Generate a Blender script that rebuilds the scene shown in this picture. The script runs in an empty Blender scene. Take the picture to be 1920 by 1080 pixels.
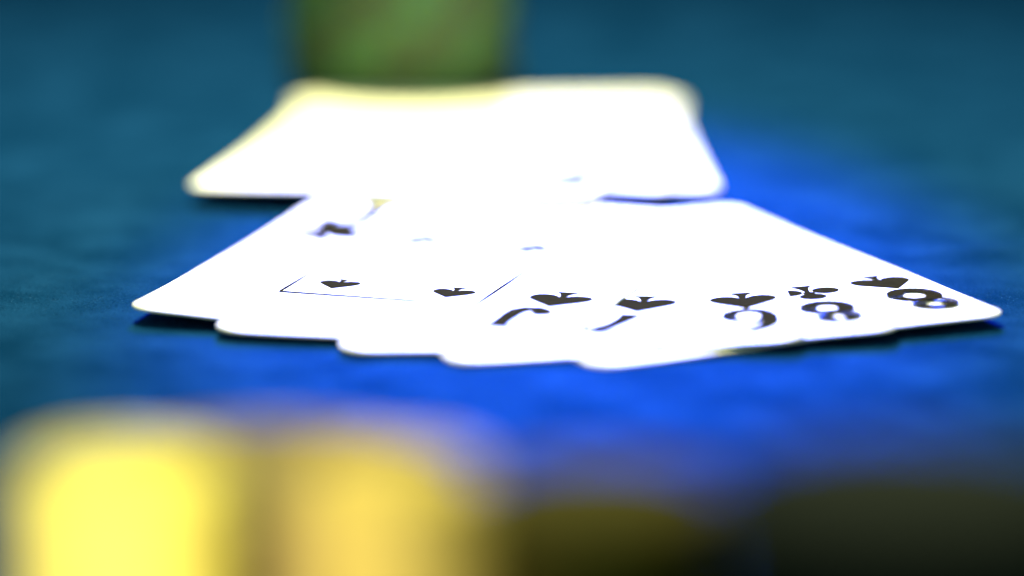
import bpy, bmesh, math, random
from mathutils import Vector
random.seed(7)
MM = 0.001
sc = bpy.context.scene
col = sc.collection

# ------------------------------------------------------------------ camera
TH = math.radians(12.5)
D = 800 * MM
cam_d = bpy.data.cameras.new("camera")
cam = bpy.data.objects.new("camera", cam_d)
col.objects.link(cam)
cam.location = (0, -D * math.cos(TH), D * math.sin(TH))
cam.rotation_euler = (math.radians(90) - TH, 0, 0)
cam_d.sensor_width = 36
cam_d.lens = 13.3 * 800 / 1920 * 36
cam_d.clip_start = 0.01
cam_d.clip_end = 50
cam_d.dof.use_dof = True
cam_d.dof.focus_distance = 0.7915
cam_d.dof.aperture_fstop = 4.8
cam_d.dof.aperture_blades = 0
sc.camera = cam

# ------------------------------------------------------------------ light
sc.view_settings.view_transform = 'Standard'
sc.view_settings.look = 'None'
sc.view_settings.exposure = 0
sc.view_settings.gamma = 1
sc.cycles.use_denoising = True
sc.render.filter_size = 1.8
sc.cycles.max_bounces = 6
w = bpy.data.worlds.new("World")
sc.world = w
w.use_nodes = True
w.node_tree.nodes["Background"].inputs[0].default_value = (0.6, 0.9, 0.5, 1)
w.node_tree.nodes["Background"].inputs[1].default_value = 0.55


def aim(o, target):
    o.rotation_euler = (Vector(target) - o.location).to_track_quat('-Z', 'Y').to_euler()


def lamp(name, kind, loc, target, power, color, **kw):
    d = bpy.data.lights.new(name, kind)
    d.energy = power
    d.color = color
    for k, v in kw.items():
        setattr(d, k, v)
    o = bpy.data.objects.new(name, d)
    col.objects.link(o)
    o.location = loc
    aim(o, target)
    return o


# the lamp above the table, beyond the cards
lamp("table_lamp", 'AREA', (-0.06, 0.42, 0.62), (0, 0.02, 0), 1.5, (1.0, 0.93, 0.42), shape='DISK', size=0.10, spread=math.radians(46))
# the blue stage spot from across the table
lamp("blue_spot", 'SPOT', (0.02, 0.80, 0.37), (0.010, -0.006, 0), 590, (0.02, 0.08, 1.0),
     spot_size=math.radians(9.1), spot_blend=1.0, shadow_soft_size=0.012)
# added warm spot, out of view, to brighten the chips at the near edge
lamp("warm_fill_spot", 'SPOT', (-0.10, -0.62, 0.17), (-0.037, -0.235, 0.024), 15, (1.0, 0.93, 0.75),
     spot_size=math.radians(11), spot_blend=0.9, shadow_soft_size=0.01)


# ------------------------------------------------------------------ helpers
def link(name, bm, mat, parent=None, smooth=False):
    me = bpy.data.meshes.new(name)
    bm.normal_update()
    bm.to_mesh(me)
    bm.free()
    me.materials.append(mat)
    if smooth:
        for p in me.polygons:
            p.use_smooth = True
    o = bpy.data.objects.new(name, me)
    col.objects.link(o)
    o.parent = parent
    return o


def tag(o, label=None, cat=None, group=None, kind=None):
    for k, v in (("label", label), ("category", cat), ("group", group), ("kind", kind)):
        if v:
            o[k] = v


def smooth01(a, b, x):
    t = min(1, max(0, (x - a) / (b - a)))
    return t * t * (3 - 2 * t)


def material(name, color, rough=0.5, spec=0.5, vary=0.0, scale=400, bump=0.0, bump_scale=3000, color2=None, sheen=0.0, coat=0.0):
    m = bpy.data.materials.new(name)
    m.use_nodes = True
    nt = m.node_tree
    b = nt.nodes["Principled BSDF"]
    b.inputs["Roughness"].default_value = rough
    b.inputs["Specular IOR Level"].default_value = spec
    b.inputs["Coat Weight"].default_value = coat
    tc = nt.nodes.new("ShaderNodeTexCoord")
    n = nt.nodes.new("ShaderNodeTexNoise")
    n.inputs["Scale"].default_value = scale
    n.inputs["Detail"].default_value = 6
    nt.links.new(tc.outputs["Object"], n.inputs["Vector"])
    r = nt.nodes.new("ShaderNodeValToRGB")
    c2 = color2 or tuple(c * (1 + vary) for c in color)
    c1 = tuple(c * (1 - vary) for c in color)
    r.color_ramp.elements[0].position = 0.3
    r.color_ramp.elements[1].position = 0.7
    r.color_ramp.elements[0].color = (*c1, 1)
    r.color_ramp.elements[1].color = (*c2, 1)
    nt.links.new(n.outputs["Fac"], r.inputs["Fac"])
    nt.links.new(r.outputs["Color"], b.inputs["Base Color"])
    if bump:
        n2 = nt.nodes.new("ShaderNodeTexNoise")
        n2.inputs["Scale"].default_value = bump_scale
        n2.inputs["Detail"].default_value = 4
        nt.links.new(tc.outputs["Object"], n2.inputs["Vector"])
        bp = nt.nodes.new("ShaderNodeBump")
        bp.inputs["Strength"].default_value = bump
        bp.inputs["Distance"].default_value = 0.0004
        nt.links.new(n2.outputs["Fac"], bp.inputs["Height"])
        nt.links.new(bp.outputs["Normal"], b.inputs["Normal"])
    return m


M_card = material("card_stock", (0.84, 0.83, 0.80), 0.6, 0.04, 0.012, 250, 0.05, 1800)
M_ink = material("black_ink", (0.0160, 0.0138, 0.0058), 0.9, 0.0, 0.12, 900)
M_red = material("red_ink", (0.45, 0.03, 0.02), 0.9, 0.0, 0.08, 900)
M_green = material("green_clay", (0.105, 0.150, 0.060), 0.8, 0.03, 0.15, 500, 0.1)
M_cream = material("light_green_clay", (0.11, 0.22, 0.075), 0.8, 0.03, 0.08, 500, 0.1)
M_yellow = material("yellow_plastic", (0.86, 0.72, 0.14), 0.8, 0.03, 0.05, 500, 0.05)
M_yellow2 = material("dull_yellow_plastic", (0.62, 0.46, 0.11), 0.8, 0.03, 0.07, 500, 0.05)
M_olive = material("olive_plastic", (0.085, 0.068, 0.014), 0.8, 0.03, 0.12, 500, 0.05)
M_tan = material("tan_clay", (0.17, 0.13, 0.06), 0.8, 0.03, 0.1, 500, 0.1)
M_tan2 = material("pale_tan_clay", (0.22, 0.17, 0.08), 0.8, 0.03, 0.1, 500, 0.1)
M_dark = material("dark_green_clay", (0.012, 0.016, 0.018), 0.8, 0.03, 0.15, 500, 0.1)


def felt_material():
    m = bpy.data.materials.new("blue_felt")
    m.use_nodes = True
    nt = m.node_tree
    b = nt.nodes["Principled BSDF"]
    b.inputs["Roughness"].default_value = 1.0
    b.inputs["Specular IOR Level"].default_value = 0.0
    tc = nt.nodes.new("ShaderNodeTexCoord")

    def noise(scale, detail, rough=0.6):
        n = nt.nodes.new("ShaderNodeTexNoise")
        n.inputs["Scale"].default_value = scale
        n.inputs["Detail"].default_value = detail
        n.inputs["Roughness"].default_value = rough
        nt.links.new(tc.outputs["Object"], n.inputs["Vector"])
        return n
    fine = noise(2300, 3, 0.75)          # single fibres
    blot = noise(70, 5, 0.65)           # worn and brushed patches
    add = nt.nodes.new("ShaderNodeMath")
    add.operation = 'ADD'
    nt.links.new(fine.outputs["Fac"], add.inputs[0])
    nt.links.new(blot.outputs["Fac"], add.inputs[1])
    r = nt.nodes.new("ShaderNodeValToRGB")
    r.color_ramp.elements[0].position = 0.70
    r.color_ramp.elements[1].position = 1.30
    r.color_ramp.elements[0].color = (0.0010, 0.0180, 0.076, 1)
    r.color_ramp.elements[1].color = (0.0055, 0.042, 0.160, 1)
    mul = nt.nodes.new("ShaderNodeMath")
    mul.operation = 'MULTIPLY'
    mul.inputs[1].default_value = 0.5
    nt.links.new(add.outputs[0], mul.inputs[0])
    r.color_ramp.elements[0].position = 0.41
    r.color_ramp.elements[1].position = 0.60
    nt.links.new(mul.outputs[0], r.inputs["Fac"])
    nt.links.new(r.outputs["Color"], b.inputs["Base Color"])
    bp = nt.nodes.new("ShaderNodeBump")
    bp.inputs["Strength"].default_value = 0.55
    bp.inputs["Distance"].default_value = 0.0005
    f2 = noise(2600, 3, 0.7)
    nt.links.new(f2.outputs["Fac"], bp.inputs["Height"])
    nt.links.new(bp.outputs["Normal"], b.inputs["Normal"])
    return m


M_felt = felt_material()


# ------------------------------------------------------------------ table
def felt_z(x, y):
    """soft folds in the cloth to the right of the front hand (mm)"""
    z = 0.0
    # a fold running away to the right
    for (x0, y0, ang, wd, h, l0, l1) in ((62, 22, 12, 5.0, 1.0, 10, 62), (70, 41, 8, 6.0, 0.8, 2, 40), (38, 47, -6, 7, 0.7, 4, 20)):
        a = math.radians(ang)
        s = (x - x0) * math.cos(a) + (y - y0) * math.sin(a)
        t = -(x - x0) * math.sin(a) + (y - y0) * math.cos(a)
        z += h * math.exp(-(t / wd) ** 2) * smooth01(-l0, l0, s) * (1 - smooth01(l1 * 0.7, l1 * 1.6, s))
    return z


def build_table():
    bm = bmesh.new()

    def axis(lo, hi, step, out):
        a = []
        v = lo
        while v <= hi + 1e-6:
            a.append(v)
            v += step
        return [-out, -out * 0.45] + a + [out * 0.45, out]
    xs = axis(-180, 180, 3, 1600)
    ys = axis(-260, 340, 3, 1600)
    g = [[bm.verts.new((x * MM, y * MM, felt_z(x, y) * MM)) for x in xs] for y in ys]
    for j in range(len(ys) - 1):
        for i in range(len(xs) - 1):
            bm.faces.new((g[j][i], g[j][i + 1], g[j + 1][i + 1], g[j + 1][i]))
    o = link("table_felt", bm, M_felt, None, True)
    tag(o, kind="structure")


build_table()


def build_nap():
    """loose fibres standing off the cloth beside and before the cards"""
    rnd = random.Random(3)
    vs, fs = [], []
    for _ in range(60000):
        x, y = rnd.uniform(-98, 98), rnd.uniform(-95, 75)
        a, ln = rnd.uniform(0, 6.28), rnd.uniform(0.25, 0.9)
        wd = rnd.uniform(0.02, 0.05)
        z = felt_z(x, y)
        dx, dy = math.cos(a) * ln, math.sin(a) * ln
        px, py = -math.sin(a) * wd, math.cos(a) * wd
        h = rnd.uniform(-0.01, 0.03)
        b = len(vs)
        vs += [((x + px) * MM, (y + py) * MM, (z - 0.02) * MM), ((x - px) * MM, (y - py) * MM, (z - 0.02) * MM),
               ((x + dx * 0.5) * MM, (y + dy * 0.5) * MM, (z + 0.02 + h) * MM), ((x + dx) * MM, (y + dy) * MM, (z + h) * MM)]
        fs += [(b, b + 1, b + 2), (b + 1, b + 3, b + 2)]
    me = bpy.data.meshes.new("felt_nap")
    me.from_pydata(vs, [], fs)
    me.materials.append(material("felt_fibre", (0.010, 0.075, 0.30), 1.0, 0.0, 0.5, 900, color2=(0.05, 0.18, 0.50)))
    o = bpy.data.objects.new("felt_nap", me)
    col.objects.link(o)
    tag(o, "loose blue fibres standing off the felt around the cards", "felt nap", None, "stuff")


build_nap()

# ------------------------------------------------------------------ cards
CW, CL, CT, CR = 62.5, 86.5, 0.30, 3.6      # width, length, thickness, corner radius in mm


class Card:
    """a card at near-left corner (x, y), turned by phi degrees, on layer k over the height field"""

    def __init__(s, x, y, phi, k, field):
        s.x, s.y, s.a, s.k, s.field = x, y, math.radians(phi), k, field
        cx, cy = s.plan(CW / 2, CL / 2)
        s.cx, s.cy = cx, cy

    def plan(s, u, v):
        return (s.x + u * math.cos(s.a) - v * math.sin(s.a), s.y + u * math.sin(s.a) + v * math.cos(s.a))

    def top(s, u, v):
        x, y = s.plan(u, v)
        return s.field(x, y) + 0.08 + CT + s.k * (CT + 0.03)

    def point(s, u, v, dz=0.0):
        x, y = s.plan(u, v)
        return Vector(((x - s.cx) * MM, (y - s.cy) * MM, (s.top(u, v) + dz) * MM))

    def build(s, label, group):
        bm = bmesh.new()
        vs = [CR * (1 - math.cos(math.radians(a))) for a in range(0, 91, 10)]
        n = 42
        mid = [CR + (CL - 2 * CR) * i / n for i in range(1, n)]
        rows = vs + mid + [CL - v for v in reversed(vs)]
        NC = 30
        top, bot = [], []
        for v in rows:
            d = min(v, CL - v)
            ins = 0 if d >= CR else CR - math.sqrt(max(0, CR * CR - (CR - d) ** 2))
            if d < 1e-9:
                ins = CR
            tr, br = [], []
            for i in range(NC + 1):
                u = ins + (CW - 2 * ins) * i / NC
                tr.append(bm.verts.new(s.point(u, v)))
                br.append(bm.verts.new(s.point(u, v, -CT)))
            top.append(tr)
            bot.append(br)
        R = len(rows)
        for j in range(R - 1):
            for i in range(NC):
                f = bm.faces.new((top[j][i], top[j][i + 1], top[j + 1][i + 1], top[j + 1][i]))
                f.smooth = True
                f = bm.faces.new((bot[j][i], bot[j + 1][i], bot[j + 1][i + 1], bot[j][i + 1]))
                f.smooth = True
            bm.faces.new((top[j][0], top[j + 1][0], bot[j + 1][0], bot[j][0]))
            bm.faces.new((top[j][NC], bot[j][NC], bot[j + 1][NC], top[j + 1][NC]))
        for i in range(NC):
            bm.faces.new((top[0][i], bot[0][i], bot[0][i + 1], top[0][i + 1]))
            bm.faces.new((top[R - 1][i], top[R - 1][i + 1], bot[R - 1][i + 1], bot[R - 1][i]))
        s.obj = link("playing_card", bm, M_card)
        for e in s.obj.data.edges:
            pass
        s.obj.location = (s.cx * MM, s.cy * MM, 0)
        tag(s.obj, label, "playing card", group)
        return s.obj

    def print(s, name, shapes, uc, vc, mat, flip=False, size=1.0):
        """lay flat print on the face: shapes are polygons (upright x, y in mm), read from the far side"""
        bm = bmesh.new()
        dz = 0.035
        lifts = {}
        for n_, poly in enumerate(shapes):
            b2 = bmesh.new()
            verts = [b2.verts.new((p[0] * size, p[1] * size, 0)) for p in poly]
            f = b2.faces.new(verts)
            bmesh.ops.triangulate(b2, faces=[f])
            for _ in range(3):
                long_ = [e for e in b2.edges if e.calc_length() > 2.2]
                if not long_:
                    break
                bmesh.ops.subdivide_edges(b2, edges=long_, cuts=1)
                bmesh.ops.triangulate(b2, faces=[q for q in b2.faces if len(q.verts) > 3])
            mp = {}
            for v in b2.verts:
                gx, gy = v.co.x, v.co.y
                if flip:
                    u, t = CW - uc + gx, CL - vc + gy
                else:
                    u, t = uc - gx, vc - gy
                mp[v] = bm.verts.new(s.point(u, t, dz + 0.006 * n_))
            for q in b2.faces:
                bm.faces.new([mp[v] for v in q.verts])
            b2.free()
        bm.normal_update()
        for f in bm.faces:
            if f.normal.z < 0:
                f.normal_flip()
        return link(name, bm, mat, s.obj)


# ---- print shapes, upright, centred on the origin, in mm
def bez(p0, p1, p2, p3, n=10):
    o = []
    for i in range(n):
        t = i / n
        o.append(tuple((1 - t) ** 3 * a + 3 * t * (1 - t) ** 2 * b + 3 * t * t * (1 - t) * c + t ** 3 * d
                       for a, b, c, d in zip(p0, p1, p2, p3)))
    return o


def spade(wd=8.4):
    h = wd / 2
    r = []
    r += bez((0, 1.12), (0.28, 0.78), (0.62, 0.48), (0.88, 0.16), 8)
    r += bez((0.88, 0.16), (1.12, -0.16), (1.0, -0.62), (0.62, -0.64), 10)
    r += bez((0.62, -0.64), (0.36, -0.66), (0.18, -0.52), (0.10, -0.34), 6)
    r += bez((0.10, -0.34), (0.13, -0.70), (0.24, -0.92), (0.46, -1.06), 7)
    r += [(0.46, -1.06)]
    left = [(-x, y) for x, y in reversed(r[1:])]
    return [[(x * h, y * h) for x, y in r + left]]


def club(wd=8.2):
    h = wd / 2
    stem = bez((0.07, 0.05), (0.10, -0.5), (0.18, -0.85), (0.42, -1.0), 8) + [(0.42, -1.0)]
    stem = stem + [(-x, y) for x, y in reversed(stem)]
    lobes = disc(0, 0.56 * h, 0.44 * h, 24) + disc(-0.60 * h, -0.16 * h, 0.43 * h, 24) + disc(0.60 * h, -0.16 * h, 0.43 * h, 24)
    return lobes + disc(0, 0.06 * h, 0.2 * h, 12) + [[(x * h, y * h) for x, y in stem]]


def diamond(wd=7):
    return [[(0, wd * 0.62), (wd * 0.46, 0), (0, -wd * 0.62), (-wd * 0.46, 0)]]


def ring(cx, cy, rx, ry, ix, iy, n=40):
    q = []
    for i in range(n):
        a, b = 2 * math.pi * i / n, 2 * math.pi * (i + 1) / n
        q.append([(cx + rx * math.cos(a), cy + ry * math.sin(a)), (cx + rx * math.cos(b), cy + ry * math.sin(b)),
                  (cx + ix * math.cos(b), cy + iy * math.sin(b)), (cx + ix * math.cos(a), cy + iy * math.sin(a))])
    return q


def stroke(pts, wds):
    L, R = [], []
    for i, p in enumerate(pts):
        a = pts[max(0, i - 1)]
        b = pts[min(len(pts) - 1, i + 1)]
        dx, dy = b[0] - a[0], b[1] - a[1]
        l = math.hypot(dx, dy)
        nx, ny = -dy / l, dx / l
        L.append((p[0] + nx * wds[i] / 2, p[1] + ny * wds[i] / 2))
        R.append((p[0] - nx * wds[i] / 2, p[1] - ny * wds[i] / 2))
    return [[L[i], L[i + 1], R[i + 1], R[i]] for i in range(len(pts) - 1)]


def disc(cx, cy, r, n=20):
    return [[(cx + r * math.cos(2 * math.pi * i / n), cy + r * math.sin(2 * math.pi * i / n)) for i in range(n)]]


def rank_8():
    return ring(0, -2.7, 3.9, 3.9, 1.5, 1.8) + ring(0, 3.4, 3.4, 3.2, 1.4, 1.5)


def rank_8_fine():
    return ring(0, -2.7, 3.8, 3.9, 1.45, 1.9) + ring(0, 3.3, 3.2, 3.2, 0.8, 2.0)


def rank_6():
    sp = [(-2.75, -2.0), (-2.85, 0.4), (-2.5, 2.6), (-1.6, 4.4), (-0.3, 5.6), (0.9, 6.1)]
    return ring(0, -2.6, 3.7, 4.0, 1.7, 2.5) + stroke(sp, [2.1, 2.1, 2.1, 2.1, 2.2, 2.3]) + disc(1.9, 5.0, 0.8)


def rank_7():
    return (stroke([(-3.2, 5.3), (3.4, 5.6)], [0.6, 0.8]) + stroke([(-3.0, 5.4), (-2.7, 3.9)], [1.3, 0.6])
            + stroke([(3.1, 5.7), (1.6, 2.8), (0.3, 0), (-0.7, -3.2), (-1.1, -6.0)], [3.8, 3.0, 2.3, 2.5, 2.8]))


def rank_jack():
    st = [(1.3, 5.8), (1.3, 2), (1.3, -2.4), (1.0, -4.3), (0.1, -5.6), (-1.2, -6.0), (-2.3, -5.4), (-2.8, -4.4)]
    return stroke(st, [2.8, 2.5, 2.6, 2.9, 2.8, 2.3, 1.7, 1.4]) + stroke([(-1.0, 6.0), (3.4, 6.0)], [1.2, 1.2]) + disc(-2.4, -3.7, 1.5)


UC, VP, VR = 56.4, 25.4, 12.9       # index column, pip height and rank height from the near corner


def front_field(x, y):
    right = 1.5 * smooth01(12, 58, x) * (1 - smooth01(-10, 40, y) * 0.55)
    left = 0.75 * smooth01(-30, -58, x)
    far = 0.5 * smooth01(20, 62, y) * smooth01(35, 8, x)
    return right + left + far


G1 = "cards fanned out in the front hand"
specs = [   # near-left corner, turn, layer, pip, rank, label
    (10.8, -50.0, 23.6, 0, spade(8.7), rank_8(), 56.0, 55.9, "eight of spades, rightmost card of the front fan with its whole right edge bare"),
    (-8.2, -48.7, 12.6, 1, [[(x, y - 0.4) for x, y in p] for p in club(8.8)], rank_8_fine(), 56.4, 56.2, "eight of clubs in the front fan, the only card with a club"),
    (-22.9, -43.2, 2.4, 2, spade(9.2), rank_6(), 56.0, 55.9, "six of spades, middle card of the front fan beside the eight of clubs"),
    (-40.6, -33.0, -9.2, 3, spade(9.2), rank_7(), 55.2, 53.6, "seven of spades in the front fan just under the jack"),
    (-53.0, -22.9, -17.6, 4, spade(8.9), rank_jack(), 54.4, 52.2, "jack of spades with a framed face, topmost and leftmost card of the front fan"),
]
for x, y, phi, k, pip, rk, up, ur, lab in specs:
    c = Card(x, y, phi, k, front_field)
    c.build(lab, G1)
    for fl in ((False, True) if k == 4 else (False,)):
        c.print("suit_pip", pip, up - 1.0 * fl, VP + 3.0 * fl, M_ink, fl, 1.25 if fl else 1.0)
        c.print("rank_mark", rk, ur + 0.8 * fl, VR + 4.0 * fl, M_ink, fl, 1.2 if fl else 1.0)
        if k == 4:
            c.print("suit_pip", spade(6.1), 39.0, 25.2 + 4 * fl, M_ink, fl, 1.1 if fl else 1.0)
            c.print("suit_pip", spade(5.9), 22.0, 25.8 + 4 * fl, M_ink, fl, 1.1 if fl else 1.0)
    if k == 4:
        u0, u1, v0, v1, t = 15.8, 44.4, 18.6, 69.4, 0.5
        P = []
        for (a, b) in (((u0, v0), (u1, v0)), ((u1, v0), (u1, v1)), ((u1, v1), (u0, v1)), ((u0, v1), (u0, v0))):
            q = t if a[0] == b[0] else 1.0        # the short sides of the frame are printed heavier
            P += stroke([(-a[0], -a[1]), (-b[0], -b[1])], [q, q])
        c.print("frame_line", P, 0, 0, M_ink)


def back_field(x, y):
    return (2.1 + 0.6 * smooth01(-50, -18, x) - 0.9 * smooth01(8, 30, x)) * smooth01(108, 44, y)


G2 = "cards of the second hand behind"
specs2 = [
    (-30.6, 56.2, 3.8, 0, diamond(), rank_6(), M_red, "blurred white card, rightmost of the second hand behind the front fan"),
    (-38.5, 58.3, -3.0, 1, spade(), rank_7(), M_ink, "blurred white card in the middle of the second hand"),
    (-49.2, 57.0, -11.0, 2, spade(), rank_8(), M_ink, "blurred white card, leftmost and topmost of the second hand by the green chips"),
]
for x, y, phi, k, pip, rk, mt, lab in specs2:
    c = Card(x, y, phi, k, back_field)
    c.build(lab, G2)
    c.print("suit_pip", pip, UC, VP, mt)
    c.print("rank_mark", rk, UC, VR, mt)


# ------------------------------------------------------------------ chips
def lathe(profile, n=48):
    bm = bmesh.new()
    rings = []
    for r, z in profile:
        if r < 1e-6:
            rings.append([bm.verts.new((0, 0, z * MM))])
        else:
            rings.append([bm.verts.new((r * MM * math.cos(2 * math.pi * i / n), r * MM * math.sin(2 * math.pi * i / n), z * MM)) for i in range(n)])
    for a, b in zip(rings, rings[1:]):
        for i in range(n):
            j = (i + 1) % n
            if len(a) == 1:
                bm.faces.new((a[0], b[i], b[j]))
            elif len(b) == 1:
                bm.faces.new((a[i], a[j], b[0]))
            else:
                bm.faces.new((a[i], a[j], b[j], b[i]))
    bmesh.ops.recalc_face_normals(bm, faces=bm.faces)
    return bm


def chip_proto(name, r, t, mat, spot_mat, spots, inlay_mat):
    b = 0.35
    o = link(name, lathe([(0, 0.15), (r * 0.72, 0.15), (r * 0.75, 0), (r - b, 0), (r, b), (r, t - b), (r - b, t), (r * 0.75, t),
                          (r * 0.72, t - 0.15), (0, t - 0.15)]), mat)
    if spots:
        for k in range(spots):
            a0 = 2 * math.pi * k / spots
            bm = bmesh.new()
            ha = 0.19
            n = 5
            ring_ = []
            prof = [(r * 0.78, t + 0.03), (r - b, t + 0.03), (r + 0.04, t - b), (r + 0.04, b), (r - b, -0.0 + 0.02), ]
            for i in range(n + 1):
                a = a0 - ha + 2 * ha * i / n
                ring_.append([bm.verts.new((q * MM * math.cos(a), q * MM * math.sin(a), z * MM)) for q, z in prof])
            for i in range(n):
                for j in range(len(prof) - 1):
                    bm.faces.new((ring_[i][j], ring_[i + 1][j], ring_[i + 1][j + 1], ring_[i][j + 1]))
            bmesh.ops.recalc_face_normals(bm, faces=bm.faces)
            link("edge_spot", bm, spot_mat, o)
    link("inlay", lathe([(0, t - 0.12), (r * 0.6, t - 0.12), (r * 0.62, t - 0.14)]), inlay_mat, o)
    return o


def copy_tree(o):
    c = o.copy()
    col.objects.link(c)
    for ch in o.children:
        d = ch.copy()
        col.objects.link(d)
        d.parent = c
    return c


def stack(proto, x, y, n, t, labels, cat, group, jit=0.5, z0=0.05):
    """n chips one on the other; the first is the prototype itself when it is still unplaced"""
    for i in range(n):
        o = proto if not proto.get("label") else copy_tree(proto)
        o.location = ((x + random.uniform(-jit, jit)) * MM, (y + random.uniform(-jit, jit)) * MM, (z0 + i * (t + 0.04)) * MM)
        o.rotation_euler = (0, 0, random.uniform(0, 6.28))
        tag(o, labels[1] if i == n - 1 else labels[0], cat, group)


green = chip_proto("poker_chip", 19.0, 3.3, M_green, M_cream, 6, M_green)
stack(green, -18.5, 163, 7, 3.3, ("green chip in the blurred stack on the far edge of the second hand", "topmost green chip of the blurred stack on the far edge of the second hand"),
      "poker chip", "green chips stacked behind the second hand", 0.5, 1.12)
yel = chip_proto("yellow_counter", 9.7, 2.9, M_yellow, M_yellow, 0, M_yellow)
stack(yel, -38.6, -230, 11, 2.9, ("bright yellow counter in the left stack at the near edge", "topmost bright yellow counter of the left near stack"),
      "counter", "bright yellow counters in the left near stack", 0.3)
yel2 = chip_proto("yellow_counter", 9.0, 2.9, M_yellow2, M_yellow2, 0, M_yellow2)
stack(yel2, -11.6, -230, 11, 2.9, ("duller yellow counter in the second near stack from the left", "topmost duller yellow counter of the second near stack"),
      "counter", "duller yellow counters in the second near stack", 0.3)
tan = chip_proto("poker_chip", 19.5, 3.3, M_tan, M_tan2, 6, M_tan)
stack(tan, -25.5, -193, 7, 3.3, ("tan chip in the wide stack behind the two yellow stacks", "topmost tan chip of the wide stack behind the yellow counters"),
      "poker chip", "tan chips stacked behind the yellow counters")
olv = chip_proto("olive_counter", 12.0, 2.9, M_olive, M_olive, 0, M_olive)
stack(olv, 8.8, -226, 10, 2.9, ("dark olive counter in the near stack right of the yellow ones", "topmost dark olive counter right of the yellow stacks"),
      "counter", "dark olive counters in the near stack", 0.3)
drk = chip_proto("poker_chip", 19.0, 3.3, M_dark, M_dark, 6, M_dark)
stack(drk, 39, -240, 10, 3.3, ("dark green chip in the stack at the near right", "topmost dark green chip of the near right stack"),
      "poker chip", "dark green chips stacked at the near right")
